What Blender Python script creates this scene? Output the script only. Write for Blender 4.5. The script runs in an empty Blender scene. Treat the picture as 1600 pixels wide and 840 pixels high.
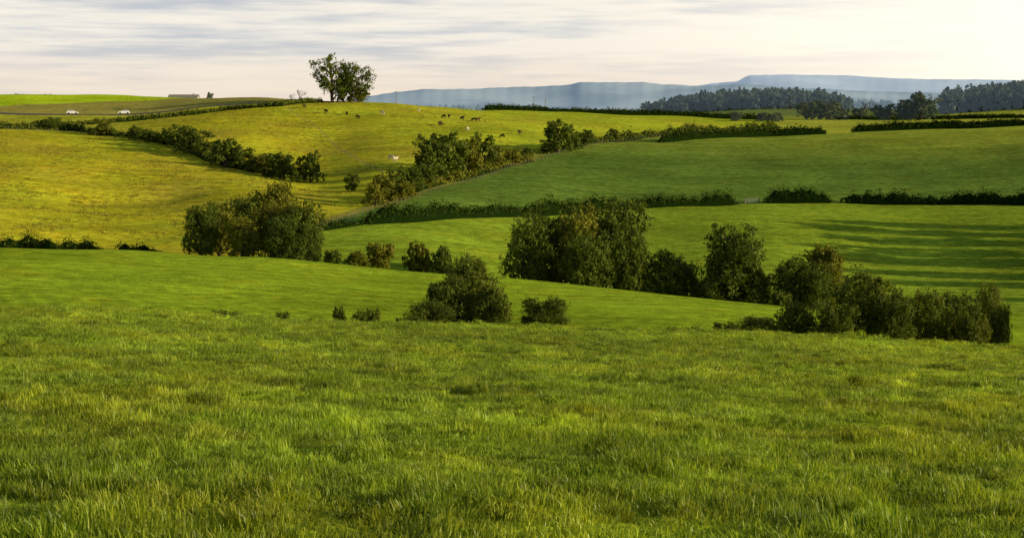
import bpy, math, numpy as np
from mathutils import Vector, Matrix
sc=bpy.context.scene
rng=np.random.default_rng(7)
F=2667.0; PY0=165.0
TILT=math.atan((420-PY0)/F)
def s_of(py): return np.tan(np.arctan((420-np.asarray(py,float))/F)-TILT)
def smooth(a,b,x):
    t=np.clip((np.asarray(x,float)-a)/(b-a),0,1); return t*t*(3-2*t)
# ---------------------------------------------------------------- terrain survey
COLS={
0:[(150,470),(190,425),(225,400),(250,388),(275,392),(300,380),(340,340),(400,290),(460,245),(520,215),(560,204),(590,202),(620,192),(640,184),(660,177),(690,170),(800,152),(850,147),(900,150),(1200,168)],
200:[(150,472),(190,430),(225,405),(250,391),(275,398),(300,388),(340,352),(400,300),(460,255),(500,232),(530,215),(560,205),(600,192),(640,183),(660,177),(690,171),(760,158),(850,149),(900,151),(1200,170)],
400:[(150,482),(190,440),(220,415),(240,402),(255,408),(280,400),(310,372),(340,340),(380,305),(420,282),(450,272),(480,255),(520,225),(560,200),(600,180),(630,167),(650,162),(700,150),(750,152),(900,172),(1200,182)],
500:[(150,486),(190,448),(220,425),(240,411),(260,414),(280,405),(300,388),(330,355),(350,340),(380,318),(420,296),(450,283),(480,262),(520,235),(560,208),(600,180),(640,160),(660,157),(700,160),(900,182),(1200,186)],
600:[(150,490),(190,455),(220,434),(240,420),(255,425),(275,412),(300,385),(330,350),(355,332),(375,320),(420,285),(460,258),(500,232),(540,208),(580,188),(620,170),(650,161),(680,162),(720,168),(900,186),(1200,188)],
700:[(150,495),(190,460),(220,438),(238,426),(255,434),(280,415),(310,378),(345,344),(380,315),(410,296),(440,280),(480,250),(520,222),(560,200),(600,186),(650,172),(680,168),(720,172),(900,188),(1200,188)],
800:[(150,500),(190,465),(220,445),(235,437),(255,449),(275,440),(310,392),(350,352),(370,337),(400,312),(430,290),(470,262),(500,250),(530,225),(570,203),(620,188),(680,177),(720,173),(760,176),(900,188),(1200,188)],
1000:[(150,508),(190,475),(215,460),(230,456),(250,474),(270,470),(300,430),(340,378),(380,340),(400,326),(430,305),(470,272),(510,245),(550,226),(575,221),(600,214),(640,197),(700,184),(750,180),(800,183),(900,188),(1200,186)],
1200:[(150,520),(180,490),(200,478),(215,474),(240,492),(262,480),(300,425),(340,375),(380,338),(415,317),(440,301),(480,270),(520,245),(560,226),(590,216),(610,213),(640,214),(680,205),(720,195),(760,188),(820,186),(900,186),(1200,178)],
1400:[(150,541),(180,514),(200,506),(220,505),(250,490),(300,440),(340,390),(380,350),(420,319),(440,303),(480,270),(520,242),(560,220),(600,206),(620,204),(650,207),(700,200),(760,190),(820,187),(900,184),(1200,176)],
1600:[(150,552),(180,530),(220,510),(250,490),(300,445),(340,395),(380,352),(420,321),(440,304),(480,268),(520,238),(560,215),(600,200),(630,196),(650,200),(700,195),(760,188),(820,186),(900,178),(1100,156),(1300,158)],
1800:[(150,565),(180,545),(220,520),(250,495),(300,450),(340,398),(380,354),(420,322),(440,304),(480,265),(520,232),(560,208),(600,192),(630,188),(650,192),(700,190),(760,186),(820,182),(900,172),(1100,146),(1300,150)],
}
CREST={0:488,200:492,400:500,500:503,600:507,700:511,800:515,1000:523,1200:531,1400:539,1600:546,1800:553}
DIP={0:489,200:493,400:503,500:507,600:511,700:516,800:521,1000:531,1200:544,1400:557,1600:567,1800:578}
FGR=[0.3,1,2,4,6,8,11,14,18,24,32,42,55,70,85,100]
def pchip(xk,yk,x):
    xk=np.asarray(xk,float); yk=np.asarray(yk,float)
    h=np.diff(xk); d=np.diff(yk)/h; m=np.zeros_like(yk)
    for i in range(1,len(xk)-1):
        if d[i-1]*d[i]>0:
            w1=2*h[i]+h[i-1]; w2=h[i]+2*h[i-1]
            m[i]=(w1+w2)/(w1/d[i-1]+w2/d[i])
    m[0]=d[0]; m[-1]=d[-1]
    x=np.clip(x,xk[0],xk[-1]); i=np.clip(np.searchsorted(xk,x)-1,0,len(h)-1)
    t=(x-xk[i])/h[i]
    return ((2*t**3-3*t**2+1)*yk[i]+(t**3-2*t**2+t)*h[i]*m[i]+(-2*t**3+3*t**2)*yk[i+1]+(t**3-t**2)*h[i]*m[i+1])
cpx=np.array(sorted(COLS),float)
LR=np.linspace(math.log(0.3),math.log(30000),2600)
tab=[]
for c in sorted(COLS):
    g=-(s_of(CREST[c]))-0.0204
    rr=list(FGR); ss=[-(2.04/r+g) for r in FGR]
    rr.append(125); ss.append(float(s_of(DIP[c])))
    for r,p in COLS[c]: rr.append(r); ss.append(float(s_of(p)))
    if c<=1400:
        rise={1000:176,1200:163,1400:172}.get(c,182)
        rr+= [1500]; ss+=[float(s_of(rise))]
    rr+=[2200,4000,8000,16000,30000]; ss+=[float(s_of(p)) for p in (181,176,171,168,166.5)]
    L=pchip(np.log(rr),ss,LR)
    r_=np.exp(LR); fg=-(2.04/r_+g); w=smooth(85,100,r_); L=np.where(r_<100,fg*(1-w)+L*w,L)
    tab.append(L)
tab=np.array(tab)
PXG=np.arange(-100,1901,20.0)
T2=np.empty((len(PXG),len(LR)))
for j in range(len(LR)): T2[:,j]=pchip(cpx,tab[:,j],PXG)
for _ in range(6): T2[1:-1]=0.25*T2[:-2]+0.5*T2[1:-1]+0.25*T2[2:]
nz=[]
for k in range(14):
    a=rng.uniform(0,math.tau); wl=[60,45,34,26,20,15][k%6]*rng.uniform(.8,1.2)
    nz.append((math.cos(a)/wl*math.tau,math.sin(a)/wl*math.tau,rng.uniform(0,6.28),wl))
def undul(x,y,r):
    v=0
    for a,b,p,wl in nz: v=v+np.sin(a*x+b*y+p)*wl*0.0016
    amp=smooth(20,120,r)*(1-0.3*smooth(900,1500,r))
    v2=0
    for i,(a,b,p,wl) in enumerate(nz[:8]): v2=v2+np.sin(a*x*9+b*y*9+p)*0.019
    return v*amp*0.9+v2*smooth(3,9,r)*(1-smooth(130,200,r))
def zat(u_px,r,x,y,ca):
    p=np.clip(u_px,-100,1899.9); i=np.clip(((p+100)/20).astype(int),0,len(PXG)-2); fx=(p+100)/20-i
    l=(np.log(np.maximum(r,0.3))-LR[0])/(LR[1]-LR[0]); j=np.clip(l.astype(int),0,len(LR)-2); fy=np.clip(l-j,0,1)
    s=(T2[i,j]*(1-fx)+T2[i+1,j]*fx)*(1-fy)+(T2[i,j+1]*(1-fx)+T2[i+1,j+1]*fx)*fy
    z=s*np.maximum(r,0.3)*ca
    gl=smooth(285,330,r)*(1-smooth(430,520,r))*(1-smooth(250,430,u_px))
    q=np.sin((y*0.055+x*0.03)+1.5*np.sin(x*0.03))
    z=z+gl*1.3*(q-0.6*np.maximum(q,0)**4)
    z=z+gl*0.38*np.sin(y*.21-x*.05+2*np.sin(x*.05))
    pg=smooth(440,500,r)*(1-smooth(560,640,r))*(1-smooth(900,1100,u_px))
    z=z+pg*0.5*np.sin(x*.07+y*.05+2*np.sin(y*.03))
    return z+undul(x,y,r)
def height(x,y):
    x=np.asarray(x,float); y=np.asarray(y,float)
    az=np.arctan2(x,y); r=np.hypot(x,y); a=np.clip(az,-0.45,0.45)
    return zat(800+F*np.tan(a),r,x,y,np.cos(a))
def G(px,r):
    a=math.atan((px-800)/F); x=r*math.sin(a); y=r*math.cos(a)
    return np.array([x,y,float(height(x,y))])
def solve(px,py,r0,r1):
    a=math.atan((px-800)/F); r=np.linspace(r0,r1,400); x=r*math.sin(a); y=r*math.cos(a); z=height(x,y)
    k=int(np.argmin(np.abs(z/y-s_of(py)))); return float(r[k])
# ---------------------------------------------------------------- helpers
def mk_mesh(name,V,Q,mats,matidx=None,smooth_=False,n=4):
    me=bpy.data.meshes.new(name); V=np.asarray(V,np.float32); Q=np.asarray(Q,np.int32)
    me.vertices.add(len(V)); me.vertices.foreach_set('co',V.ravel())
    me.loops.add(Q.size); me.loops.foreach_set('vertex_index',Q.ravel())
    me.polygons.add(len(Q)); me.polygons.foreach_set('loop_start',np.arange(0,Q.size,n,dtype=np.int32))
    try: me.polygons.foreach_set('loop_total',np.full(len(Q),n,np.int32))
    except Exception: pass
    for m in mats: me.materials.append(m)
    if matidx is not None: me.polygons.foreach_set('material_index',np.asarray(matidx,np.int32))
    if smooth_: me.polygons.foreach_set('use_smooth',np.ones(len(Q),bool))
    me.update(calc_edges=True); return me
def add(name,me,loc=(0,0,0),rot=0,scale=(1,1,1),parent=None):
    o=bpy.data.objects.new(name,me); sc.collection.objects.link(o)
    o.location=tuple(loc); o.rotation_euler=(0,0,rot); o.scale=scale
    if parent: o.parent=parent
    return o
def newmat(name):
    m=bpy.data.materials.new(name); m.use_nodes=True; nt=m.node_tree
    for n in list(nt.nodes): nt.nodes.remove(n)
    return m,nt,nt.nodes.new('ShaderNodeOutputMaterial')
def N(nt,t,**k):
    n=nt.nodes.new(t)
    for a,b in k.items(): setattr(n,a,b)
    return n
def math_(nt,op,a,b=None,c=None):
    n=N(nt,'ShaderNodeMath',operation=op)
    for i,v in enumerate((a,b,c)):
        if v is None: continue
        if isinstance(v,(int,float)): n.inputs[i].default_value=v
        else: nt.links.new(v,n.inputs[i])
    return n.outputs[0]
def vmath(nt,op,a,b=None):
    n=N(nt,'ShaderNodeVectorMath',operation=op)
    for i,v in enumerate((a,b)):
        if v is None: continue
        if isinstance(v,tuple): n.inputs[i].default_value=v
        else: nt.links.new(v,n.inputs[i])
    return n
def mixc(nt,f,a,b,bt='MIX'):
    n=N(nt,'ShaderNodeMix',data_type='RGBA',blend_type=bt)
    for i,v in ((0,f),(6,a),(7,b)):
        if isinstance(v,(int,float)): n.inputs[i].default_value=v
        elif isinstance(v,tuple): n.inputs[i].default_value=(*v[:3],1)
        else: nt.links.new(v,n.inputs[i])
    return n.outputs[2]
def mrange(nt,v,a,b,lo,hi):
    n=N(nt,'ShaderNodeMapRange'); nt.links.new(v,n.inputs[0])
    for i,x in enumerate((a,b,lo,hi)): n.inputs[i+1].default_value=x
    return n.outputs[0]
def foliage(name,dark,light,trans=0.34,haze=0.0,hazecol=(0.35,0.45,0.58),rough=0.6,spec=0.08,patchy=False):
    m,nt,out=newmat(name); L=nt.links.new
    geo=N(nt,'ShaderNodeNewGeometry'); oi=N(nt,'ShaderNodeObjectInfo')
    f=math_(nt,'ADD',math_(nt,'MULTIPLY',geo.outputs['Random Per Island'],0.75),math_(nt,'MULTIPLY',oi.outputs['Random'],0.3))
    c=mixc(nt,f,dark,light)
    if patchy:
        v=1.0
        for scl,lo,hi in ((0.07,.76,1.24),(0.45,.66,1.34),(1.8,.70,1.30)):
            no=N(nt,'ShaderNodeTexNoise'); no.inputs['Scale'].default_value=scl; no.inputs['Detail'].default_value=3; L(geo.outputs['Position'],no.inputs['Vector'])
            v=math_(nt,'MULTIPLY',v,mrange(nt,no.outputs[0],.32,.68,lo,hi))
        s=vmath(nt,'SCALE',c); L(v,s.inputs['Scale']); c=s.outputs[0]
        no=N(nt,'ShaderNodeTexNoise'); no.inputs['Scale'].default_value=.25; no.inputs['Detail'].default_value=4; L(geo.outputs['Position'],no.inputs['Vector'])
        c=mixc(nt,mrange(nt,no.outputs[0],.45,.7,0,.6),c,mixc(nt,1.0,c,(1.35,1.02,.8),'MULTIPLY'))
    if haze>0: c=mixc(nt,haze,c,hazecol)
    p=N(nt,'ShaderNodeBsdfPrincipled'); L(c,p.inputs['Base Color']); p.inputs['Roughness'].default_value=rough
    p.inputs['Specular IOR Level'].default_value=spec
    t=N(nt,'ShaderNodeBsdfTranslucent'); L(mixc(nt,1.0,c,(1.25,1.15,0.5),'MULTIPLY'),t.inputs[0])
    mx=N(nt,'ShaderNodeMixShader'); mx.inputs[0].default_value=trans
    L(p.outputs[0],mx.inputs[1]); L(t.outputs[0],mx.inputs[2])
    sh=mx.outputs[0]
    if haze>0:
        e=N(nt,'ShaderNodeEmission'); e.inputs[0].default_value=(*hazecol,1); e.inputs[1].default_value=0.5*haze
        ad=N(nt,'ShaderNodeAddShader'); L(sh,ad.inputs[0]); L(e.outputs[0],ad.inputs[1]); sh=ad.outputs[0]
    L(sh,out.inputs[0]); return m
def plain(name,col,rough=0.7,metal=0,var=0.25,scale=3.0,spec=0.5):
    m,nt,out=newmat(name); L=nt.links.new
    tc=N(nt,'ShaderNodeTexCoord'); no=N(nt,'ShaderNodeTexNoise'); no.inputs['Scale'].default_value=scale; L(tc.outputs['Object'],no.inputs['Vector'])
    c=mixc(nt,no.outputs[0],tuple(x*(1-var) for x in col),tuple(min(1,x*(1+var)) for x in col))
    p=N(nt,'ShaderNodeBsdfPrincipled'); L(c,p.inputs['Base Color']); p.inputs['Roughness'].default_value=rough; p.inputs['Metallic'].default_value=metal; p.inputs['Specular IOR Level'].default_value=spec
    L(p.outputs[0],out.inputs[0]); return m
M_leaf=foliage('leaf_green',(0.032,0.058,0.009),(0.18,0.22,0.026))
M_leafY=foliage('leaf_olive',(0.07,0.09,0.012),(0.29,0.28,0.03))
M_bush=foliage('leaf_bush',(0.038,0.06,0.009),(0.20,0.23,0.028))
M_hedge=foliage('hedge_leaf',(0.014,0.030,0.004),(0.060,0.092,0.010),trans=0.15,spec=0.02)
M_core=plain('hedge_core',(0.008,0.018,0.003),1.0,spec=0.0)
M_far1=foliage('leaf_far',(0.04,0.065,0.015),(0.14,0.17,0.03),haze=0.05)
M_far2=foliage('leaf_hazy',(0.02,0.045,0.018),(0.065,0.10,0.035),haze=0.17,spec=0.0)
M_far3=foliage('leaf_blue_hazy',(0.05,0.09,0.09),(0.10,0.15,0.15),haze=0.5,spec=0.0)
M_tuss=foliage('tussock',(0.20,0.20,0.02),(0.42,0.36,0.05),trans=.3)
M_bark=plain('bark',(0.09,0.07,0.05),0.9,spec=0.1)
M_grass=foliage('grass_blade',(0.105,0.195,0.016),(0.42,0.51,0.040),trans=0.42,rough=0.42,spec=0.26,patchy=True)
# ---------------------------------------------------------------- terrain mesh
azs=np.concatenate([np.linspace(-math.pi,-0.6,40,endpoint=False),np.linspace(-0.6,-0.36,30,endpoint=False),np.linspace(-0.36,0.36,720,endpoint=False),np.linspace(0.36,0.6,30,endpoint=False),np.linspace(0.6,math.pi,40,endpoint=False)])
rs=np.concatenate([np.geomspace(0.5,12,20,endpoint=False),np.geomspace(12,110,200,endpoint=False),np.linspace(110,260,150,endpoint=False),np.linspace(260,720,330,endpoint=False),np.geomspace(720,1600,70,endpoint=False),np.geomspace(1600,30000,50)])
A,R=np.meshgrid(azs,rs); X=R*np.sin(A); Y=R*np.cos(A); Z=height(X,Y)
na,nr=len(azs),len(rs)
V=np.stack([X,Y,Z],-1).reshape(-1,3)
ii,jj=np.meshgrid(np.arange(nr-1),np.arange(na),indexing='ij'); j2=(jj+1)%na
Q=np.stack([ii*na+jj,(ii+1)*na+jj,(ii+1)*na+j2,ii*na+j2],-1).reshape(-1,4)[:,::-1]
Ac=np.clip(A,-0.45,0.45); PX=800+F*np.tan(Ac)
vp=np.array([(-2000,272),(300,272),(420,285),(500,335),(560,358),(600,374),(700,424),(830,495),(1000,590),(1200,690),(1400,760),(4000,760)],float)
RV=np.interp(PX,vp[:,0],vp[:,1])
def C(*c): return np.array(c,float)
col=np.zeros(A.shape+(3,))
def lay(mask,c):
    global col
    mask=np.clip(mask,0,1)[...,None]; col=col*(1-mask)+np.asarray(c)*mask
lay(np.ones_like(A),C(0.30,0.41,0.022))
step=lambda edge,x,wd=2.0: smooth(edge-wd,edge+wd,x)
lay((R>252)*1.0,C(0.27,0.37,0.026))
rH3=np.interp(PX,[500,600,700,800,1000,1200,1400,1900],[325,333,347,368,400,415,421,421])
lay(step(0,R-rH3)*(R<RV),C(0.14,0.225,0.032))  # upper field darkened, with the slope's shade painted into its colour
ridge_light=smooth(490,590,R)*.5+smooth(470,560,R)*smooth(1050,1500,PX)*.4
lay(step(0,R-rH3)*(R<RV)*ridge_light,C(0.36,0.41,0.040))  # brighter light towards the ridge, painted into the field colour
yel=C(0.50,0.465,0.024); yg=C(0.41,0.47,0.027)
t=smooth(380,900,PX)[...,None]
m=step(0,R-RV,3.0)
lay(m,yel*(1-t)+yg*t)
n1=0
for k,(a,b,p,wl) in enumerate(nz): n1=n1+np.sin(a*X*0.7+b*Y*0.7+p*2)*0.25
lay(m*np.clip(n1*0.4,0,0.55)*(R<700),C(0.40,0.32,0.04))
lay(m*np.clip(-n1*0.35,0,0.5)*(R<700),C(0.46,0.52,0.03))
trk=np.exp(-((R-RV-5)/5.0)**2)*(PX>430)*(PX<1220); lay(trk*0.75,C(0.26,0.23,0.06))
lay(step(625,R)*(R>600)*(PX>1210)*1.0*(PX<5000),C(0.44,0.47,0.05))
lay(step(560,R,6)*(1-step(650,R))*(1-smooth(120,300,PX)),C(0.46,0.47,0.04))
lay(step(653,R)*(1-smooth(430,480,PX)),C(0.38,0.34,0.07))
lay(step(0,R-np.interp(PX,[-100,250,330,900],[690,770,840,900]),4)*(1-smooth(300,360,PX)),C(0.50,0.66,0.02))
hz=smooth(900,6000,R); lay(smooth(850,1200,R)*(PX>360)*0.8,C(0.14,0.20,0.07)); lay(hz*0.9,C(0.22,0.30,0.36))  # bluish distance haze painted into the far ground colour
gm,nt,out=newmat('ground_grass'); L=nt.links.new
at=N(nt,'ShaderNodeAttribute',attribute_name='field_colour'); geo=N(nt,'ShaderNodeNewGeometry')
def noise(scale,det=3,vec=None,rough=0.6):
    n=N(nt,'ShaderNodeTexNoise'); n.inputs['Scale'].default_value=scale; n.inputs['Detail'].default_value=det; n.inputs['Roughness'].default_value=rough
    L(vec or geo.outputs['Position'],n.inputs['Vector']); return n
def ramp(v,a,b,lo,hi): return mrange(nt,v,a,b,lo,hi)
a1=ramp(noise(0.035,4).outputs[0],0.3,0.7,0.78,1.22)
a2=ramp(noise(0.5,5).outputs[0],0.3,0.7,0.62,1.38)
a3=ramp(noise(3.5,3).outputs[0],0.3,0.7,0.55,1.45)
vm=vmath(nt,'MULTIPLY',geo.outputs['Position'],(0.02,0.35,0.3)); a4=ramp(noise(1.0,3,vm.outputs[0]).outputs[0],0.35,0.65,0.84,1.16)
f=math_(nt,'MULTIPLY',math_(nt,'MULTIPLY',a1,a2),math_(nt,'MULTIPLY',a3,a4))
cc=vmath(nt,'SCALE',at.outputs['Color']); L(f,cc.inputs['Scale'])
dry=ramp(noise(0.12,5).outputs[0],0.50,0.70,0,0.5)
c2=mixc(nt,dry,cc.outputs[0],mixc(nt,1.0,cc.outputs[0],(1.3,0.95,0.9),'MULTIPLY'))
nn=noise(9.0,2,None,0.7)
pv=vmath(nt,'SUBTRACT',nn.outputs['Color'],(0.5,0.5,0.5)); ps=vmath(nt,'SCALE',pv.outputs[0]); ps.inputs['Scale'].default_value=1.9
nv=vmath(nt,'NORMALIZE',vmath(nt,'ADD',geo.outputs['Normal'],ps.outputs[0]).outputs[0])
d=N(nt,'ShaderNodeBsdfDiffuse'); L(c2,d.inputs[0]); L(nv.outputs[0],d.inputs['Normal'])
L(d.outputs[0],out.inputs[0])
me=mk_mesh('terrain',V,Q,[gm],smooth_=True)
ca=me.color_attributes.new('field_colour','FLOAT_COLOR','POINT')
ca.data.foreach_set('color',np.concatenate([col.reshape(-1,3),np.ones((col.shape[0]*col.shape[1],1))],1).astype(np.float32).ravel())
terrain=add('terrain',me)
# ---------------------------------------------------------------- vegetation builders
def leaves(P,Nn,size,rg):
    n=len(P); a=rg.normal(size=(n,3)); nn=Nn+0.9*rg.normal(size=(n,3)); nn/=np.linalg.norm(nn,axis=1,keepdims=True)
    t=np.cross(nn,a); t/=np.linalg.norm(t,axis=1,keepdims=True); b=np.cross(nn,t)
    s=(size*rg.uniform(0.55,1.35,n))[:,None]; k=rg.uniform(.45,.8,(n,1))
    V=np.stack([P-t*s,P+b*s*k,P+t*s,P-b*s*k],1).reshape(-1,3)
    return V,np.arange(4*n).reshape(-1,4)
def tube(pts,rad,k=6):
    pts=np.asarray(pts,float); V=[];Q=[]
    for i,p in enumerate(pts):
        d=pts[min(i+1,len(pts)-1)]-pts[max(i-1,0)]; d/=np.linalg.norm(d)+1e-9
        a=np.cross(d,[0.3,0.9,0.1]); a/=np.linalg.norm(a)+1e-9; b=np.cross(d,a)
        for j in range(k):
            th=math.tau*j/k; V.append(p+rad[i]*(math.cos(th)*a+math.sin(th)*b))
    for i in range(len(pts)-1):
        for j in range(k): Q.append((i*k+j,i*k+(j+1)%k,(i+1)*k+(j+1)%k,(i+1)*k+j))
    return np.array(V),np.array(Q)
class Acc:
    def __init__(s): s.V=[];s.Q=[];s.M=[];s.n=0
    def add(s,V,Q,m):
        if len(Q)==0: return
        s.V.append(V); s.Q.append(np.asarray(Q)+s.n); s.M.append(np.full(len(Q),m)); s.n+=len(V)
    def mesh(s,name,mats): return mk_mesh(name,np.concatenate(s.V),np.concatenate(s.Q),mats,np.concatenate(s.M))
def tree(name,h,w,seed,leafm,leaf=0.28,nl=14,sub=26,per=18,base=0.08,trunk=0.035,top=1.0,stems=1,asym=0.0,acc=None,off=(0,0,0),prof0=0.80,lump=1.0):
    rg=np.random.default_rng(seed); own=acc is None
    acc=acc or Acc(); off=np.array(off,float)
    cz0=h*base; ch=h-cz0
    tops=[]
    for st in range(stems):
        lean=rg.normal(size=2)*0.05*h*(1+0.8*(stems>1))
        tp=np.array([lean[0],lean[1],h*0.72]); b0=np.array([rg.normal()*0.02*h*(stems>1),rg.normal()*0.02*h*(stems>1),-0.4])
        ks=np.linspace(0,1,6); pts=[b0*(1-k)+tp*k+np.array([math.sin(k*4+seed),math.cos(k*5+seed),0])*0.02*h*k*(1-k)*4 for k in ks]
        V,Q=tube(np.array(pts)+off,[h*trunk*(1.25-k*1.1)/stems**.5 for k in ks]); acc.add(V,Q,0); tops.append((b0,tp))
    for i in range(nl):
        k=(i+0.5)/nl; zz=cz0+ch*(0.12+0.76*k**top)
        prof=math.sqrt(max(0.06,1-(abs(k-0.42)/(prof0 if k>.42 else 1.0))**2.4))
        th=i*2.399+rg.uniform(-.4,.4); rr=w*0.5*prof*rg.uniform(0.3,0.80)
        R0=w*rg.uniform(0.13,0.25)*(0.75+0.35*prof)*lump
        c=np.array([rr*math.cos(th)+asym*w*k,rr*math.sin(th),min(zz,h-R0*0.8)+rg.normal()*0.03*h])
        b0,tp=tops[i%stems]; kk=np.clip((c[2]/h-0.22)/0.72,0.08,0.95); st=b0*(1-kk)+tp*kk
        mid=(st+c)/2+np.array([0,0,0.04*h])+rg.normal(size=3)*0.02*h
        V,Q=tube(np.array([st,mid,c,c+(c-st)*0.25])+off,[h*trunk*.45,h*trunk*.3,h*trunk*.17,0.01],5); acc.add(V,Q,0)
        d=rg.normal(size=(sub,3)); d/=np.linalg.norm(d,axis=1,keepdims=True)
        cen=c+d*R0*rg.uniform(0.45,1.18,(sub,1))*np.array([1,1,0.8])
        cr=R0*rg.uniform(0.13,0.32,sub)
        P=cen[:,None,:]+rg.normal(size=(sub,per,3))*cr[:,None,None]*0.58
        Nn=(P-c); Nn/=np.linalg.norm(Nn,axis=2,keepdims=True)+1e-6
        P=P.reshape(-1,3); Nn=Nn.reshape(-1,3)
        ok=P[:,2]>0.05; P=P[ok]; Nn=Nn[ok]
        V,Q=leaves(P+off,Nn*1.6,leaf,rg); acc.add(V,Q,1)
    if own: return acc.mesh(name,[M_bark,leafm])
MS={}
def hash_(s): return sum(ord(c)*(i+3) for i,c in enumerate(s))
def variants(key,n,**k):
    MS[key]=[tree(key+'_%d'%i,seed=hash_(key)+i*17,**k) for i in range(n)]
variants('big',5,h=11,w=10,leafm=M_leaf,leaf=0.21,nl=22,sub=28,per=18,base=0.0)
variants('oli',3,h=10,w=8,leafm=M_leafY,leaf=0.21,nl=18,sub=28,per=17,base=0.0)
variants('near',5,h=4.2,w=5.2,leafm=M_bush,leaf=0.09,nl=26,sub=30,per=18,base=0.0,trunk=0.018,stems=3,lump=.85)
variants('low',3,h=1.2,w=2.6,leafm=M_bush,leaf=0.07,nl=12,sub=18,per=14,base=0.0,trunk=0.02,stems=3,lump=.8)
variants('bush',3,h=3,w=3.6,leafm=M_leafY,leaf=0.17,nl=12,sub=22,per=14,base=0.0,trunk=0.02,stems=2)
variants('bushd',2,h=3,w=3.6,leafm=M_leaf,leaf=0.17,nl=12,sub=22,per=14,base=0.0,trunk=0.02,stems=2)
variants('mid',4,h=9,w=8,leafm=M_leaf,leaf=0.33,nl=14,sub=20,per=12,base=0.0)
variants('midy',3,h=9,w=8,leafm=M_leafY,leaf=0.33,nl=14,sub=20,per=12,base=0.0)
variants('far',3,h=11,w=10,leafm=M_far1,leaf=0.5,nl=12,sub=18,per=12,base=0.0)
DIM=dict(big=(11,10),oli=(10,8),near=(4.2,5.2),low=(1.2,2.6),bush=(3,3.6),bushd=(3,3.6),mid=(9,8),midy=(9,8),far=(11,10))
cnt=[0]
def put(kind,px,r,hpx,wpx,name):
    cnt[0]+=1; p=G(px,r); h=hpx*r/F; w_=wpx*r/F; H,W=DIM[kind]
    ms=MS[kind]; me=ms[cnt[0]%len(ms)]
    return add(name,me,p,rot=cnt[0]*1.93,scale=(w_/W*0.97,w_/W*0.97,h/H*1.02))
def pyof(px,r):
    p=G(px,r); return 420-F*math.tan(math.atan(p[2]/p[1])+TILT)
def putpy(kind,px,top,base,wpx,r0,r1,name):
    r=solve(px,base,r0,r1); return put(kind,px,r,base-top,wpx,name)
for px,top,wp,r,k in [(312,320,64,262,'big'),(340,316,62,270,'oli'),(386,302,80,272,'big'),(378,340,52,258,'oli'),(436,278,64,272,'oli'),(425,318,70,262,'oli'),(468,316,84,258,'big'),(446,340,70,254,'big'),(482,350,50,255,'big')]:
    put(k,px,r,pyof(px,r)-top,wp,'tree')
for px,top,wp,r,k in [(828,340,84,256,'big'),(862,322,106,264,'big'),(905,330,92,258,'oli'),(940,322,100,266,'oli'),(968,312,104,262,'big'),(918,366,90,250,'big'),(985,365,70,252,'big'),(1035,392,86,254,'big'),(1068,404,70,256,'big'),(1152,348,100,254,'big'),(1150,390,104,252,'big'),(1195,420,50,256,'mid'),(1242,402,70,252,'big'),(1292,380,80,262,'oli'),(1275,412,60,250,'big')]:
    put(k,px,r,pyof(px,r)-top,wp,'tree')
for px,top,wp,r,k in [(518,391,28,252,'bushd'),(556,394,40,252,'bush'),(594,380,46,254,'bush'),(655,380,48,256,'bush'),(690,386,36,254,'bushd'),(1225,455,40,246,'bushd'),(1110,440,50,252,'bushd'),(1010,430,44,252,'bushd')]:
    put(k,px,r,pyof(px,r)-top,wp,'bush')
for px,top,wp,r,k in [(735,404,96,113,'near'),(700,432,90,111,'near'),(675,470,74,108,'near'),(768,448,70,110,'near'),(853,464,92,111,'near'),(340,485,40,102,'low'),(362,488,34,102,'low'),(438,487,32,102,'low'),(528,478,26,103,'low'),(560,486,30,102,'low'),(580,482,34,103,'low'),(628,496,30,103,'low'),(648,490,40,104,'low'),
    (1352,430,128,112,'near'),(1310,476,80,109,'near'),(1245,476,70,111,'near'),(1190,494,76,109,'near'),(1140,504,60,106,'low'),(1075,511,66,105,'low'),(1400,460,80,110,'near'),(1452,460,86,114,'near'),(1502,462,80,116,'near'),(1548,448,56,118,'near'),(1524,490,60,113,'near'),(1568,478,36,116,'near'),(1660,470,60,116,'near')]:
    put(k,px,r,pyof(px,r)-top,wp,'shrub')
for px,top,base,wp,k in [(72,186,203,30,'mid'),(88,184,202,24,'mid'),(165,188,211,26,'midy'),(150,200,211,26,'mid'),(213,197,219,28,'mid'),(236,202,222,30,'mid'),(256,206,226,26,'mid'),(280,198,232,52,'mid'),(303,198,240,54,'mid'),(330,220,246,48,'mid'),(352,216,262,56,'mid'),(378,232,264,50,'mid'),(400,246,270,40,'mid'),(412,240,272,44,'midy'),(438,238,279,54,'mid'),(462,256,284,48,'mid'),(486,236,285,38,'mid'),(550,272,298,26,'mid'),
   (598,272,318,46,'midy'),(622,264,310,40,'mid'),(632,285,312,36,'midy'),(586,285,322,30,'midy'),(645,262,300,36,'mid'),(662,258,292,48,'mid'),(672,212,284,64,'mid'),(700,208,276,66,'mid'),(728,218,272,50,'midy'),(752,212,268,44,'mid'),(776,228,262,34,'midy'),(800,232,256,34,'midy'),(824,230,250,28,'mid'),(872,190,238,60,'mid'),(893,206,234,34,'mid'),(915,203,228,26,'mid'),(958,200,222,22,'mid')]:
    putpy(k,px,top,base,wp,430 if px<500 else 372,590,'tree')
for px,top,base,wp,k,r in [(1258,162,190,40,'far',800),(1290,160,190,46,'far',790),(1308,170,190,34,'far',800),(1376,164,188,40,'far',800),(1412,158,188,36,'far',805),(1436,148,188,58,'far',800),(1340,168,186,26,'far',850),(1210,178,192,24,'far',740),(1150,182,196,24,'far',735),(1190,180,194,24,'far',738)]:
    put(k,px,r,base-top,wp,'tree')
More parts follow.
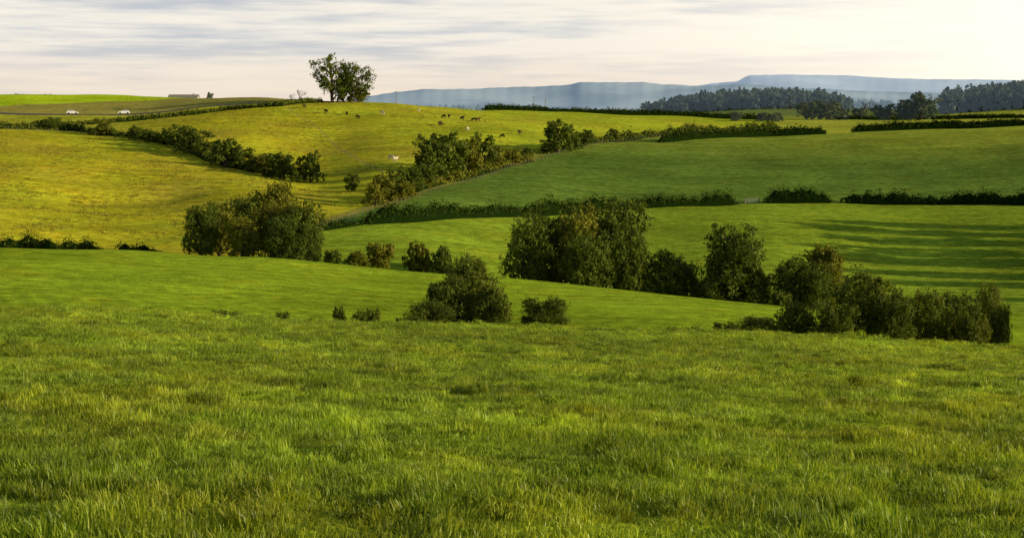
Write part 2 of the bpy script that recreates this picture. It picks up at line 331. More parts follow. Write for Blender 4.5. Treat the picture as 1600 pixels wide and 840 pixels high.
for px,top,wp,sd_,am in [(509,85,68,5,-0.05),(558,99,66,11,0.05)]:
    r=648; p=G(px+(12 if px<530 else -8),r); h=(159-top)*r/F; w_=wp*r/F
    me=tree('skyline_tree',h,w_,sd_,M_leaf,leaf=0.30,nl=20,sub=17,per=17,base=0.18,trunk=0.035,asym=am*2,lump=.8)
    add('oak_tree',me,p)
put('mid',538,648,40,30,'tree'); put('midy',560,650,24,40,'tree')
def bare(name,h,seed):
    rg=np.random.default_rng(seed); acc=Acc()
    def br(p,d,l,r,lev):
        q=p+d*l*.5+rg.normal(size=3)*l*.05; e=p+d*l
        V,Q=tube([p,q,e],[r,r*.8,r*.55],5); acc.add(V,Q,0)
        if lev==0: return
        for _ in range(3):
            dd=d+rg.normal(size=3)*0.55; dd[2]+=0.15; dd/=np.linalg.norm(dd); br(e,dd,l*rg.uniform(.55,.8),r*.6,lev-1)
    br(np.array([0,0,-.3]),np.array([0,0,1.]),h*.35,h*.04,5)
    return acc.mesh(name,[M_bark])
add('bare_tree',bare('bare_tree',5.4,3),G(470,645)); add('bare_tree',bare('bare_tree_b',3.6,9),G(458,650))
add('bare_tree',bare('bare_tree_c',10,4),G(1352,850))
rgt=np.random.default_rng(21); acc=Acc(); PP=[]
npt=0
while npt<5200:
    px=rgt.uniform(-60,1150); r=rgt.uniform(290,640)
    if r<np.interp(px,vp[:,0],vp[:,1])+8: continue
    if px>520 and rgt.random()<.75: continue
    a=math.atan((px-800)/F); x=r*math.sin(a); y=r*math.cos(a)
    q=sum(math.sin((aa*x+bb*y)*1.3+c_) for aa,bb,c_,_ in nz[:6])
    if q+rgt.normal()*1.2<0.6: continue
    PP.append((x,y)); npt+=1
PP=np.array(PP); zz=height(PP[:,0],PP[:,1]); k=9
sz=rgt.uniform(.15,.42,(len(PP),1,1))
off=rgt.normal(size=(len(PP),k,3))*np.array([1.2,1.2,.35])*sz; off[...,2]=np.abs(off[...,2])+.04
P=(np.column_stack([PP,zz])[:,None,:]+off).reshape(-1,3)
V,Q=leaves(P,np.tile([0,0,.4],(len(P),1)),.16,rgt); acc.add(V,Q,1)
add('pasture_tussocks',acc.mesh('pasture_tussocks',[M_bark,M_tuss]))
# ---------------------------------------------------------------- hedges
def hedge(path,h,wd=1.8,leafm=M_hedge,dens=90,leaf=0.2,rag=0.25,name='hedge',seed=1):
    rg=np.random.default_rng(seed); pts=np.array([G(a,b)[:2] for a,b in path])
    seg=np.linalg.norm(np.diff(pts,axis=0),axis=1); cum=np.concatenate([[0],np.cumsum(seg)]); Lh=cum[-1]
    def at(s): return np.stack([np.interp(s,cum,pts[:,0]),np.interp(s,cum,pts[:,1])],-1)
    ph=rg.uniform(0,6.28,5)
    def hh(s):
        e=np.minimum(np.minimum(s,Lh-s)/2.0,1); e=np.sqrt(np.clip(e,0.05,1))
        return h*e*(1+rag*(0.45*np.sin(s*.35+ph[0])+0.3*np.sin(s*.9+ph[1])+0.45*np.sin(s*2.1+ph[2])+0.5*np.sin(s*0.11+ph[3])))
    acc=Acc()
    s=np.linspace(0.6,Lh-.6,max(6,int(Lh/0.9))); c=at(s); d=np.gradient(c,axis=0); d/=np.linalg.norm(d,axis=1,keepdims=True); nrm=np.stack([-d[:,1],d[:,0]],-1)
    H=hh(s)*0.72; z=height(c[:,0],c[:,1]); prof=[(-.34,-.5,0),(-.40,0,.4),(-.26,0,.8),(0,0,1),(.26,0,.8),(.40,0,.4),(.34,-.5,0)]
    V=np.concatenate([[np.array([*(c[i]+nrm[i]*a*wd),z[i]+b+H[i]*k]) for a,b,k in prof] for i in range(len(s))])
    k=len(prof); Q=[(i*k+j,i*k+j+1,(i+1)*k+j+1,(i+1)*k+j) for i in range(len(s)-1) for j in range(k-1)]
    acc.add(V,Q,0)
    nb=max(3,int(Lh/0.8)); bs=np.linspace(0.3,Lh-.3,nb)+rg.normal(size=nb)*.3; bs=np.clip(bs,0,Lh); per=int(dens*Lh/nb)
    bc=at(bs); e=at(np.minimum(bs+.5,Lh))-at(np.maximum(bs-.5,0)); e/=np.linalg.norm(e,axis=1,keepdims=True); nr_=np.stack([-e[:,1],e[:,0]],-1)
    bh=hh(bs)*rg.uniform(.85,1.12,nb); bz=height(bc[:,0],bc[:,1])
    dd=rg.normal(size=(nb,per,3)); dd/=np.linalg.norm(dd,axis=2,keepdims=True); rad=rg.uniform(.72,1.05,(nb,per,1))
    loc=dd*rad*np.stack([np.full(nb,wd*.42),np.full(nb,wd*.5),bh*.5],-1)[:,None,:]
    P=np.stack([bc[:,0,None]+e[:,0,None]*loc[...,0]+nr_[:,0,None]*loc[...,1],bc[:,1,None]+e[:,1,None]*loc[...,0]+nr_[:,1,None]*loc[...,1],bz[:,None]+bh[:,None]*.5+loc[...,2]],-1).reshape(-1,3)
    Nn=np.stack([e[:,0,None]*dd[...,0]+nr_[:,0,None]*dd[...,1],e[:,1,None]*dd[...,0]+nr_[:,1,None]*dd[...,1],dd[...,2]],-1).reshape(-1,3)
    V,Q=leaves(P,Nn*1.4,leaf,rg); acc.add(V,Q,1)
    return add(name,acc.mesh(name,[M_core,leafm]))
def hp(lst,r0,r1): return [(px,solve(px,py,r0,r1)) for px,py in lst]
hedge([(-120,276),(60,276),(160,277)],1.9,2.2,M_bush,120,.15,.6,seed=1)
hedge([(178,277),(250,276)],1.5,2.0,M_bush,120,.15,.8,seed=2)
hedge([(490,322),(545,328),(560,330)],1.5,2.0,seed=3,rag=.5)
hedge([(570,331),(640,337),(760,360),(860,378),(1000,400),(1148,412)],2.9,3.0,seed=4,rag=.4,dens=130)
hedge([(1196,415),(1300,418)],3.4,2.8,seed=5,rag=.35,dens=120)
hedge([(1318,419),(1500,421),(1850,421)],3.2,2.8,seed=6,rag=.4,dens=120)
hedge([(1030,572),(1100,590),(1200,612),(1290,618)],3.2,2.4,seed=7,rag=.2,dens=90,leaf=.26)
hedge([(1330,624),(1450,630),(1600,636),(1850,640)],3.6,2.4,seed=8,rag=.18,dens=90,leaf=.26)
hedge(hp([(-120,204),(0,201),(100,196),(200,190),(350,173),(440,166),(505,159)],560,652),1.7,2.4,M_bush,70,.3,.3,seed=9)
hedge([(755,735),(900,745),(1000,752),(1100,757),(1215,765)],2.8,2.4,seed=10,rag=.15,dens=60,leaf=.3)
hedge([(850,508),(930,548),(1000,588),(1100,638),(1215,700)],2.3,2.8,M_bush,60,.3,.7,seed=11)
hedge([(-120,568),(0,566),(60,566)],1.2,2.0,M_bush,50,.3,.5,seed=12)
hedge([(95,566),(160,553),(230,528),(300,498),(350,466),(480,446)],1.8,3.5,M_bush,60,.3,.8,seed=13)
hedge([(570,378),(640,400),(700,430),(830,492)],1.8,2.8,M_leafY,70,.26,.8,seed=14)
hedge([(1300,825),(1400,830),(1620,835)],2.2,2.2,seed=15,rag=.2,dens=50,leaf=.3)
# ---------------------------------------------------------------- woodland masses
def wood(name,spots,leafm,leaf,seed,conifer=0.3):
    rg=np.random.default_rng(seed); acc=Acc()
    for px,r,h in spots:
        p=G(px,r)
        if rg.random()<conifer:
            n=200; k=rg.random(n)**.6; th=rg.uniform(0,6.28,n); rd=(1-k)*h*0.26*rg.uniform(.5,1.1,n)+.2
            P=np.stack([rd*np.cos(th),rd*np.sin(th),h*1.08*(0.02+.98*k)],-1)+p; V,Q=leaves(P,np.stack([np.cos(th),np.sin(th),.4+0*th],-1),leaf*.9,rg); acc.add(V,Q,1)
            V,Q=tube([p-[0,0,.5],p+[0,0,h]],[.3,.05],4); acc.add(V,Q,0)
        else:
            tree('',h,h*rg.uniform(.8,1.15),int(rg.integers(1e6)),leafm,leaf=leaf,nl=7,sub=9,per=8,base=-0.1,acc=acc,off=p)
    return add(name,acc.mesh(name,[M_bark,leafm]))
rg=np.random.default_rng(3)
sp=[]
for i in range(420):
    px=rg.uniform(1005,1325); e=min((px-1000)/90,1,(1335-px)/50)
    sp.append((px,rg.uniform(1330,1620),rg.uniform(9,15)*(0.55+.45*max(e,.1))))
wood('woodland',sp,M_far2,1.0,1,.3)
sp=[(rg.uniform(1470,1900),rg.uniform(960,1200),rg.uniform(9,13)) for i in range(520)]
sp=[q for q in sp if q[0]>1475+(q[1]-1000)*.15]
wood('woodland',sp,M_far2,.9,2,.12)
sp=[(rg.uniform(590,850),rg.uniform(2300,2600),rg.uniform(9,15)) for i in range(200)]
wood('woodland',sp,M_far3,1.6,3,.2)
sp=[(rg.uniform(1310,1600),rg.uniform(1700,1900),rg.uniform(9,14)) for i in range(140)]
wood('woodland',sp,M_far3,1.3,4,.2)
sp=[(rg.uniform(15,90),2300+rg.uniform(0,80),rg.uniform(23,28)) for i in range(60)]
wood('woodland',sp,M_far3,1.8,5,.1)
# ---------------------------------------------------------------- distant hills
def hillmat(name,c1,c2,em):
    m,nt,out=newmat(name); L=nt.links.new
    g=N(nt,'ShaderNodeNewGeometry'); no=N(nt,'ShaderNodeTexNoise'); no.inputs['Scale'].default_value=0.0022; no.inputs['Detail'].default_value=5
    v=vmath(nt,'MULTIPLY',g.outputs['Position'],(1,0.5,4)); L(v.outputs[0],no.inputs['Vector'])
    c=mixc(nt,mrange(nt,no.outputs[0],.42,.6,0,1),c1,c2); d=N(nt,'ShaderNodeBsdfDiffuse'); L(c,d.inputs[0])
    e=N(nt,'ShaderNodeEmission'); L(c,e.inputs[0]); e.inputs[1].default_value=em  # emission imitates aerial haze; the hills themselves give no light
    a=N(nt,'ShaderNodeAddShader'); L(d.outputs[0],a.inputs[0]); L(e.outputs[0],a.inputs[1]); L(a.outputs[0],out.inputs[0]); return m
def hills(name,prof,r0,rt,r1,mat,seed,jag=1.0):
    rg=np.random.default_rng(seed); px=np.arange(prof[0][0],prof[-1][0],4.0); pp=np.array(prof,float)
    sky=np.interp(px,pp[:,0],pp[:,1]); ker=np.ones(3)/3; sky=np.convolve(np.pad(sky,1,'edge'),ker,'valid')
    sky+=sum(np.sin(px*f+rg.uniform(0,6))*a for f,a in ((.05,.4),(.13,.25),(.31,.2)))*jag
    rr=np.concatenate([np.linspace(r0,rt,26),np.linspace(rt,r1,8)[1:]]); V=[]
    for r in rr:
        k=(r-r0)/(rt-r0) if r<=rt else 1-(r-rt)/(r1-rt)
        a=np.arctan((px-800)/F); zt=s_of(sky)*rt*np.cos(a); zb=-60.0
        kk=k**1.3 if r<=rt else k
        fold=1+0.10*np.sin(px*.03+r*.002+rg.uniform(0,.5))*k*(1-k)*4
        z=zb+(zt-zb)*np.clip(kk*fold,0,1) ; V.append(np.stack([r*np.sin(a),r*np.cos(a),z],-1))
    V=np.concatenate(V); n=len(px); ii,jj=np.meshgrid(np.arange(len(rr)-1),np.arange(n-1),indexing='ij')
    Q=np.stack([ii*n+jj,ii*n+jj+1,(ii+1)*n+jj+1,(ii+1)*n+jj],-1).reshape(-1,4)
    return add(name,mk_mesh(name,V,Q,[mat],smooth_=True))
HA=hillmat('hill_near_haze',(0.19,0.25,0.30),(0.26,0.32,0.36),0.66)  # blue tones of both ranges are haze painted into the colour
HB=hillmat('hill_far_haze',(0.28,0.34,0.41),(0.32,0.38,0.44),0.82)
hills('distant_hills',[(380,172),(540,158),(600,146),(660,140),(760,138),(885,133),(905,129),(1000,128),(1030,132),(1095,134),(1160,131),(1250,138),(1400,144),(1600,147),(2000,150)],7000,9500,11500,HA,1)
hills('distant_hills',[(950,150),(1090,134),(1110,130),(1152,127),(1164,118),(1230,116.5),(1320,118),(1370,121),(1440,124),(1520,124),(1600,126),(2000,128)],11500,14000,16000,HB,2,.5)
# ---------------------------------------------------------------- grass in the near field
def patch(name,seed,n,size,hmin,hmax,bw):
    rg=np.random.default_rng(seed); nc=22
    cen=rg.uniform(-size/2,size/2,(nc,2)); which=rg.integers(0,nc,n)
    cl=rg.random(n)<.5
    xy=np.where(cl[:,None],cen[which]+rg.normal(size=(n,2))*.05*size,rg.uniform(-size/2,size/2,(n,2)))
    ch=np.where(cl,rg.uniform(.9,1.5,nc)[which],.85)
    h=rg.uniform(hmin,hmax,n)*ch; th=rg.uniform(0,6.28,n); ln=rg.uniform(.2,1.0,n)*h; la=rg.normal(math.pi*1.0,1.8,n)
    t=np.stack([np.cos(th),np.sin(th)],-1)*(bw*rg.uniform(.6,1.3,n))[:,None]; l=np.stack([np.cos(la),np.sin(la)],-1)*ln[:,None]
    z0=np.full(n,-.03)
    def P(off,z,s): return np.concatenate([xy+off+t*s,z[:,None]],1)
    v=np.stack([P(0,z0,-1),P(0,z0,1),P(l*.3,h*.6,.8),P(l*.3,h*.6,-.8),P(l,h,.12),P(l,h*1.0,-.12)],1).reshape(-1,3)
    b=np.arange(n)*6
    Q=np.concatenate([np.stack([b,b+1,b+2,b+3],-1),np.stack([b+3,b+2,b+4,b+5],-1)])
    return mk_mesh(name,v,Q,[M_grass])
col_g=bpy.data.collections.new('grass_tufts')
for i in range(6):
    o=bpy.data.objects.new('grass_tuft_%d'%i,patch('grass_tuft_%d'%i,50+i,1050,1.25,.025,.088,.0062)); col_g.objects.link(o)
pts=[];sc_=[];ro=[]
def gn(x,y,f,p): return sum(math.sin((a*x+b*y)*f+c+p) for a,b,c,_ in nz[:7])/7
y=9.0
while y<108:
    stp=0.74 if y<40 else (1.0 if y<70 else 1.3)
    half=y*0.335+1.5
    x=-half
    while x<half:
        xx=x+rg.uniform(-.3,.3)*stp; yy=y+rg.uniform(-.3,.3)*stp
        pts.append((xx,yy)); q=gn(xx,yy,6,0)+.8*gn(xx,yy,15,2)
        s=stp/.78; sc_.append((s,s,max(.5,(1.05+1.05*q+rg.normal()*.15)))); ro.append((rg.normal()*.1,rg.normal()*.1,rg.uniform(0,6.28)))
        x+=stp
    y+=stp
pts=np.array(pts); zz=height(pts[:,0],pts[:,1])
gme=bpy.data.meshes.new('grass'); gme.from_pydata([tuple(v) for v in np.column_stack([pts,zz])],[],[])
a=gme.attributes.new('gscale','FLOAT_VECTOR','POINT'); a.data.foreach_set('vector',np.array(sc_,np.float32).ravel())
a=gme.attributes.new('grot','FLOAT_VECTOR','POINT'); a.data.foreach_set('vector',np.array(ro,np.float32).ravel())
go=add('grass',gme)
ng=bpy.data.node_groups.new('grass_scatter','GeometryNodeTree')
ng.interface.new_socket('Geometry',in_out='INPUT',socket_type='NodeSocketGeometry'); ng.interface.new_socket('Geometry',in_out='OUTPUT',socket_type='NodeSocketGeometry')
gi=ng.nodes.new('NodeGroupInput'); gout=ng.nodes.new('NodeGroupOutput'); m2p=ng.nodes.new('GeometryNodeMeshToPoints'); iop=ng.nodes.new('GeometryNodeInstanceOnPoints'); ci=ng.nodes.new('GeometryNodeCollectionInfo')
ci.inputs['Collection'].default_value=col_g; ci.inputs['Separate Children'].default_value=True; ci.inputs['Reset Children'].default_value=True
an=ng.nodes.new('GeometryNodeInputNamedAttribute'); an.data_type='FLOAT_VECTOR'; an.inputs['Name'].default_value='gscale'
ar=ng.nodes.new('GeometryNodeInputNamedAttribute'); ar.data_type='FLOAT_VECTOR'; ar.inputs['Name'].default_value='grot'
Lk=ng.links.new; Lk(gi.outputs[0],m2p.inputs[0]); Lk(m2p.outputs[0],iop.inputs['Points']); Lk(ci.outputs[0],iop.inputs['Instance']); iop.inputs['Pick Instance'].default_value=True
e2r=ng.nodes.new('FunctionNodeEulerToRotation'); Lk(ar.outputs[0],e2r.inputs[0]); Lk(e2r.outputs[0],iop.inputs['Rotation']); Lk(an.outputs[0],iop.inputs['Scale']); Lk(iop.outputs[0],gout.inputs[0])
mod=go.modifiers.new('scatter','NODES'); mod.node_group=ng
# ---------------------------------------------------------------- cattle
M_cow=[plain('cow_black',(0.02,0.016,0.014),.8,spec=.2),plain('cow_brown',(0.06,0.022,0.010),.8,spec=.2),plain('cow_cream',(0.55,0.48,0.36),.8,spec=.2)]
def cowmesh(name,graze):
    P=[];E=[];Rr=[]
    def v(p,r): P.append(p);Rr.append(r);return len(P)-1
    def ch(idx,lst):
        for p,r in lst:
            n=v(p,r);E.append((idx,n));idx=n
        return idx
    pel=v((-.72,0,1.12),(.27,.30)); a=ch(pel,[((-.3,0,1.05),(.31,.38)),((.15,0,1.03),(.31,.39)),((.6,0,1.08),(.26,.34))])
    if graze: ch(a,[((.95,0,.95),(.15,.2)),((1.2,0,.55),(.11,.14)),((1.32,0,.3),(.12,.13)),((1.48,0,.1),(.07,.08))])
    else: ch(a,[((.95,0,1.25),(.15,.2)),((1.2,0,1.42),(.12,.14)),((1.4,0,1.36),(.12,.13)),((1.65,0,1.2),(.07,.08))])
    for s in (-1,1):
        ch(pel,[((-.7,s*.2,.85),(.15,.2)),((-.62,s*.22,.66),(.1,.12)),((-.82,s*.22,.42),(.06,.07)),((-.76,s*.22,.08),(.045,.05)),((-.7,s*.22,.02),(.06,.05))])
        ch(a,[((.62,s*.19,.75),(.12,.14)),((.62,s*.2,.42),(.065,.07)),((.62,s*.2,.08),(.045,.05)),((.66,s*.2,.02),(.06,.05))])
    ch(pel,[((-.98,0,1.2),(.05,.05)),((-1.04,0,.85),(.025,.025)),((-1.03,0,.5),(.05,.05))])
    hd=(1.3,0.0,.36) if graze else (1.38,0,1.44)
    me=bpy.data.meshes.new(name+'_sk'); me.from_pydata(P,E,[]); o=bpy.data.objects.new(name,me); sc.collection.objects.link(o)
    md=o.modifiers.new('s','SKIN'); 
    for i,sv in enumerate(me.skin_vertices[0].data): sv.radius=Rr[i]
    me.skin_vertices[0].data[0].use_root=True
    o.modifiers.new('u','SUBSURF').levels=1
    dg=bpy.context.evaluated_depsgraph_get(); m2=bpy.data.meshes.new_from_object(o.evaluated_get(dg)); bpy.data.objects.remove(o)
    import bmesh
    bm=bmesh.new(); bm.from_mesh(m2)
    for s in (-1,1):
        mt=Matrix.Translation((hd[0]-.08,s*.2,hd[2]+.04))@Matrix.Diagonal((.07,.14,.045,1)); bmesh.ops.create_icosphere(bm,subdivisions=1,radius=1,matrix=mt)
    bm.to_mesh(m2); bm.free(); return m2
base_c=[cowmesh('cow_stand',False),cowmesh('cow_graze',True)]
for g in (0,1):
    for c in range(3):
        m=base_c[g].copy(); m.materials.clear(); m.materials.append(M_cow[c]); MS[('cow',g,c)]=m
cows=[(477,169,0,1),(511,177,0,0),(543,180,0,1),(598,179,2,1),(612,250,2,1),(618,253,2,0),(690,197,0,1),(687,196,1,0),(694,185,0,1),(702,184,0,1),(722,188,0,0),(741,190,0,1),(747,190,1,0),(812,210,0,0),(731,205,2,1),(785,216,0,1),(655,175,2,1),(560,186,1,1)]
for i,(px,py,c,g) in enumerate(cows):
    r=solve(px,py,430,690); o=add('cow',MS[('cow',g,c)],G(px,r),rot=[1.2,2.3,1.8,-.9,2.6,.9,-2.0][i%7])
# ---------------------------------------------------------------- road and cars
M_road=plain('asphalt',(0.05,0.05,0.052),.9,scale=.5)
rp=[(px,654) for px in range(-140,520,8)]
V=[];Q=[]
for i,(px,r) in enumerate(rp):
    for k,dr in enumerate((-3.2,-2.6,0,2.6,3.2)):
        V.append(G(px,r+dr))
zc=[max(V[i*5+1][2],V[i*5+3][2])+.10 for i in range(len(rp))]
for i in range(len(rp)):
    for k in range(5): V[i*5+k]=np.array([V[i*5+k][0],V[i*5+k][1],zc[i]-(1.2 if k in (0,4) else 0)])
    if i:
        for k in range(4): Q.append(((i-1)*5+k,i*5+k,i*5+k+1,(i-1)*5+k+1))
add('road',mk_mesh('road',V,Q,[M_road]))
def roadpt(px):
    i=int(round((px+140)/8)); return np.array([*V[i*5+2][:2],zc[i]])
M_paint=plain('white_paint',(0.85,0.85,0.85),.25,var=.03); M_glass=plain('car_glass',(0.02,0.025,0.03),.08); M_tyre=plain('tyre',(0.02,0.02,0.02),.8)
def car(loc,rot):
    e=bpy.data.objects.new('car',None); sc.collection.objects.link(e); e.location=tuple(loc); e.rotation_euler=(0,0,rot)
    low=[(-2.15,.35),(-2.2,.62),(-2.1,.9),(-1.95,.98),(1.0,.95),(1.7,.86),(2.1,.72),(2.2,.5),(2.15,.32)]
    def loft(prof,wfun,name,mat):
        n=len(prof)
        V=[(x,-wfun(z),z) for x,z in prof]+[(x,wfun(z),z) for x,z in prof]
        F_=[tuple(range(n)),tuple(range(2*n-1,n-1,-1))]+[(i,i+n,(i+1)%n+n,(i+1)%n) for i in range(n)]
        m=bpy.data.meshes.new(name); m.from_pydata(V,[],F_); m.materials.append(mat); o=add(name,m,parent=e)
        b=o.modifiers.new('b','BEVEL'); b.width=.06; b.segments=3; return o
    loft(low,lambda z:.88 if z<.9 else .82,'body',M_paint)
    loft([(-1.9,.96),(-1.55,1.38),(-1.1,1.47),(.1,1.46),(.45,1.36),(1.05,.94)],lambda z:.80-(z-.94)*.32,'cabin',M_paint)
    loft([(-1.6,1.04),(-1.4,1.30),(.3,1.31),(.7,1.04)],lambda z:.815-(z-.94)*.32,'side_windows',M_glass)
    m=bpy.data.meshes.new('windscreen'); m.from_pydata([(1.06,-.7,.98),(1.06,.7,.98),(.5,.6,1.37),(.5,-.6,1.37),(-1.92,-.68,1.02),(-1.92,.68,1.02),(-1.62,.6,1.35),(-1.62,-.6,1.35)],[],[(0,1,2,3),(5,4,7,6)]); m.materials.append(M_glass); add('windscreen',m,(0.02,0,.01),parent=e)
    import bmesh
    for i,(x,yy) in enumerate(((-1.35,.8),(1.35,.8),(-1.35,-.8),(1.35,-.8))):
        bm=bmesh.new(); bmesh.ops.create_cone(bm,cap_ends=True,segments=20,radius1=.34,radius2=.34,depth=.22,matrix=Matrix.Rotation(math.pi/2,4,'X')); mm=bpy.data.meshes.new('wheel'); bm.to_mesh(mm); bm.free(); mm.materials.append(M_tyre); add('wheel_%d'%(i+1),mm,(x,yy,.34),parent=e)
d=roadpt(212)-roadpt(188)
car(roadpt(119),math.atan2(d[1],d[0])); car(roadpt(194),math.atan2(d[1],d[0])+math.pi)
# ---------------------------------------------------------------- fences, gate, poles, farmhouse
M_wood=plain('weathered_wood',(0.20,0.16,0.11),.9,spec=.1); M_gate=plain('galvanised_steel',(0.45,0.45,0.45),.5,.6)
def fence(path,spacing=3.0,h=1.2,name='wooden_fence'):
    pts=np.array([G(a,b)[:2] for a,b in path]); seg=np.linalg.norm(np.diff(pts,axis=0),axis=1); cum=np.concatenate([[0],np.cumsum(seg)])
    s=np.arange(0,cum[-1],spacing); c=np.stack([np.interp(s,cum,pts[:,0]),np.interp(s,cum,pts[:,1])],-1); z=height(c[:,0],c[:,1]); acc=Acc()
    for i in range(len(s)):
        p=np.array([*c[i],z[i]]); V,Q=tube([p-[0,0,.3],p+[0,0,h]],[.07,.06],5); acc.add(V,Q,0)
        if i:
            for hh in (.4,.75,1.1):
                V,Q=tube([q+np.array([0,0,hh]),p+np.array([0,0,hh])],[.012,.012],3); acc.add(V,Q,0)
        q=p
    add(name,acc.mesh(name,[M_wood]))
fence([(500,330),(560,350),(600,366),(700,416),(830,487),(1000,580),(1190,680)])
fence([(470,300),(500,322),(560,345)],2.5)
fence([(440,630),(500,560),(560,480),(600,440)],4,1.1)
fence([(0,557),(100,556),(160,545)],3)
fence([(1149,412),(1163,413.3)],1.6,1.2); fence([(1187,414.5),(1197,415)],1.3,1.2)
g0=G(1164,413.3); g1=G(1186,414.4); acc=Acc()
for q in (g0,g1): V,Q=tube([q-[0,0,.3],q+[0,0,1.5]],[.11,.10],6); acc.add(V,Q,1)
for hh in (.3,.5,.7,.92,1.15): V,Q=tube([g0+[0,0,hh],g1+[0,0,hh]],[.03,.03],5); acc.add(V,Q,0)
V,Q=tube([g0+[0,0,.3],g1+[0,0,1.15]],[.025,.025],5); acc.add(V,Q,0)
add('field_gate',acc.mesh('field_gate',[M_gate,M_wood]))
def pole(px,r,h):
    acc=Acc(); p=G(px,r); V,Q=tube([p-[0,0,.5],p+[0,0,h]],[.16,.11],8); acc.add(V,Q,0)
    V,Q=tube([p+[-.9,0,h-.5],p+[.9,0,h-.5]],[.06,.06],5); acc.add(V,Q,0)
    for x in (-.8,.8): V,Q=tube([p+[x,0,h-.45],p+[x,0,h-.25]],[.05,.04],5); acc.add(V,Q,0)
    add('telegraph_pole',acc.mesh('telegraph_pole',[M_wood]))
pole(620,760,9); pole(834,800,9); pole(852,815,8.5)
M_wall=plain('render_wall',(0.42,0.38,0.33),.9); M_slate=plain('slate_roof',(0.26,0.24,0.21),.9,spec=.1)
p=G(290,905); e=bpy.data.objects.new('farmhouse',None); sc.collection.objects.link(e); e.location=tuple(p-np.array([0,0,.7]))
def prism(name,V,Fc,mat): 
    m=bpy.data.meshes.new(name); m.from_pydata(V,[],Fc); m.materials.append(mat); add(name,m,parent=e)
Lx,Ly,Hw,Hr=7.5,3.0,2.6,4.1
prism('walls',[(-Lx,-Ly,-1),(Lx,-Ly,-1),(Lx,Ly,-1),(-Lx,Ly,-1),(-Lx,-Ly,Hw),(Lx,-Ly,Hw),(Lx,Ly,Hw),(-Lx,Ly,Hw),(-Lx,0,Hr-.15),(Lx,0,Hr-.15)],[(0,1,5,4),(2,3,7,6),(1,2,6,9,5),(3,0,4,8,7)],M_wall)
prism('roof',[(-Lx-.3,-Ly-.3,Hw-.1),(Lx+.3,-Ly-.3,Hw-.1),(Lx+.3,0,Hr),(-Lx-.3,0,Hr),(Lx+.3,Ly+.3,Hw-.1),(-Lx-.3,Ly+.3,Hw-.1)],[(0,1,2,3),(3,2,4,5)],M_slate)
prism('chimney',[(5+a,b,c) for c in (Hr-.8,Hr+.5) for a,b in ((-.35,-.3),(.35,-.3),(.35,.3),(-.35,.3))],[(0,1,5,4),(1,2,6,5),(2,3,7,6),(3,0,4,7),(4,5,6,7)],M_wall)
for i,x in enumerate((-5,-2.5,2.5,5)): prism('window_%d'%(i+1),[(x-.5,-Ly-.01,.9),(x+.5,-Ly-.01,.9),(x+.5,-Ly-.01,1.9),(x-.5,-Ly-.01,1.9)],[(0,1,2,3)],M_glass)
prism('door',[(-.5,-Ly-.01,0),(.5,-Ly-.01,0),(.5,-Ly-.01,2.0),(-.5,-Ly-.01,2.0)],[(0,1,2,3)],M_wood)
put('far',330,870,17,13,'tree')
# trees beyond the right edge
for px,r,h,wd_ in [(1668,378,13,1.5),(1700,366,15,1.6),(1668,352,12,1.4),(1690,338,12,1.4),(1720,326,13,1.3),(1740,312,12,1.1),(1710,300,9,1.1),(1790,330,13,1.4),(1740,276,9,1.1),(1664,328,7,1.1),(1672,310,6,1.0)]:
    p=G(px,r); cnt[0]+=1; add('tree',MS['mid'][cnt[0]%4],p,rot=cnt[0],scale=(wd_,wd_,h/9))
# ---------------------------------------------------------------- sun, sky
SAZ=math.radians(104); SEL=math.radians(12.5)
sd=Vector((math.sin(SAZ)*math.cos(SEL),math.cos(SAZ)*math.cos(SEL),math.sin(SEL)))
sl=bpy.data.lights.new('sun','SUN'); sl.energy=5.0; sl.angle=math.radians(.5); sl.color=(1.0,0.85,0.54)
so=bpy.data.objects.new('sun',sl); sc.collection.objects.link(so); so.rotation_euler=sd.to_track_quat('Z','Y').to_euler()
wd=bpy.data.worlds.new('World'); sc.world=wd; wd.use_nodes=True; nt=wd.node_tree
for n in list(nt.nodes): nt.nodes.remove(n)
L=nt.links.new; out=N(nt,'ShaderNodeOutputWorld')
sk=N(nt,'ShaderNodeTexSky'); sk.sky_type='NISHITA'; sk.sun_disc=False; sk.sun_elevation=SEL; sk.sun_rotation=SAZ
bg=N(nt,'ShaderNodeBackground'); L(sk.outputs[0],bg.inputs[0]); bg.inputs[1].default_value=0.10
tc=N(nt,'ShaderNodeTexCoord'); sp_=N(nt,'ShaderNodeSeparateXYZ'); L(tc.outputs['Generated'],sp_.inputs[0]); el=sp_.outputs[2]
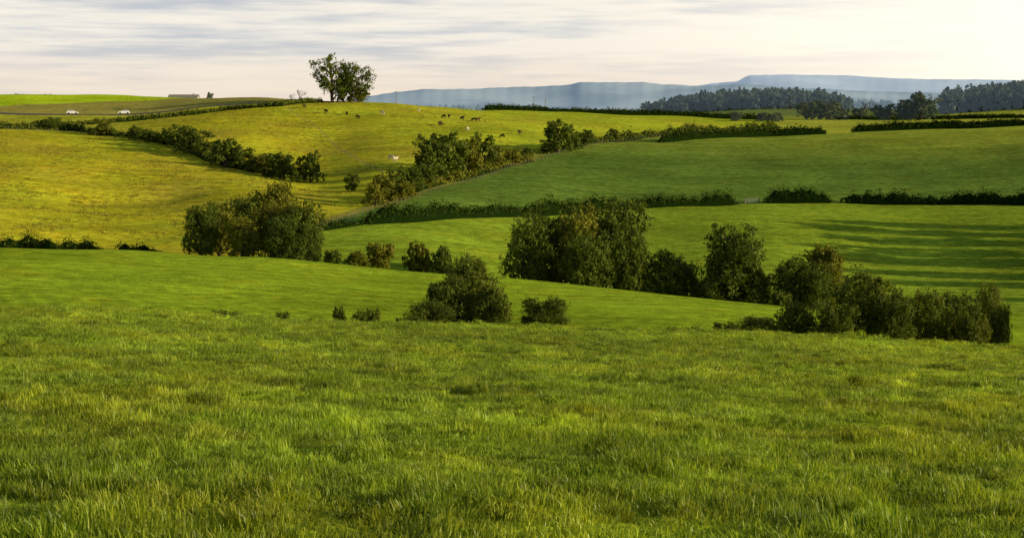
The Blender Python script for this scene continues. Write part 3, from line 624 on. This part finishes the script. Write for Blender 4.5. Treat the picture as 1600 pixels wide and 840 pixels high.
def wn(sx,sz,det,off):
    v=vmath(nt,'MULTIPLY',tc.outputs['Generated'],(sx,sx,sz)); v2=vmath(nt,'ADD',v.outputs[0],off); n=N(nt,'ShaderNodeTexNoise'); n.inputs['Scale'].default_value=1; n.inputs['Detail'].default_value=det; n.inputs['Roughness'].default_value=.55; L(v2.outputs[0],n.inputs['Vector']); return n.outputs[0]
def ramp(v,a,b,lo,hi,st='SMOOTHSTEP'):
    n=N(nt,'ShaderNodeMapRange'); n.interpolation_type=st; L(v,n.inputs[0])
    for i,x in enumerate((a,b,lo,hi)): n.inputs[i+1].default_value=x
    return n.outputs[0]
n1=wn(5.5,85,5,(3,1,0)); n2=wn(20,250,5,(0,7,2))
f=math_(nt,'ADD',math_(nt,'MULTIPLY',n1,.68),math_(nt,'MULTIPLY',n2,.32))
cf=ramp(f,.36,.60,0,1)
low=ramp(el,0.0,0.045,0,1)
light=mixc(nt,low,(0.93,0.80,0.66),(0.96,0.90,0.80)); dark=mixc(nt,low,(0.84,0.74,0.64),(0.54,0.58,0.64))
cl=mixc(nt,cf,dark,light)
dt=vmath(nt,'DOT_PRODUCT',tc.outputs['Generated'],(math.sin(math.radians(40))*.99,math.cos(math.radians(40))*.99,.14)).outputs['Value']
gl=ramp(dt,.76,1.0,0,1)
cl2=mixc(nt,gl,cl,(1.4,1.26,1.04))
bg2=N(nt,'ShaderNodeBackground'); L(cl2,bg2.inputs[0]); bg2.inputs[1].default_value=1.0
mx=N(nt,'ShaderNodeMixShader'); fac=ramp(el,.06,.22,.96,.04); L(fac,mx.inputs[0]); L(bg.outputs[0],mx.inputs[1]); L(bg2.outputs[0],mx.inputs[2]); L(mx.outputs[0],out.inputs[0])
# ---------------------------------------------------------------- camera
cam=bpy.data.cameras.new('camera'); cam.lens=F/1600*36; cam.sensor_width=36; cam.clip_start=.1; cam.clip_end=60000
co=bpy.data.objects.new('camera',cam); sc.collection.objects.link(co); co.location=(0,0,0); co.rotation_euler=(math.pi/2-TILT,0,0); sc.camera=co
sc.view_settings.view_transform='Standard'; sc.view_settings.look='None'; sc.view_settings.exposure=0
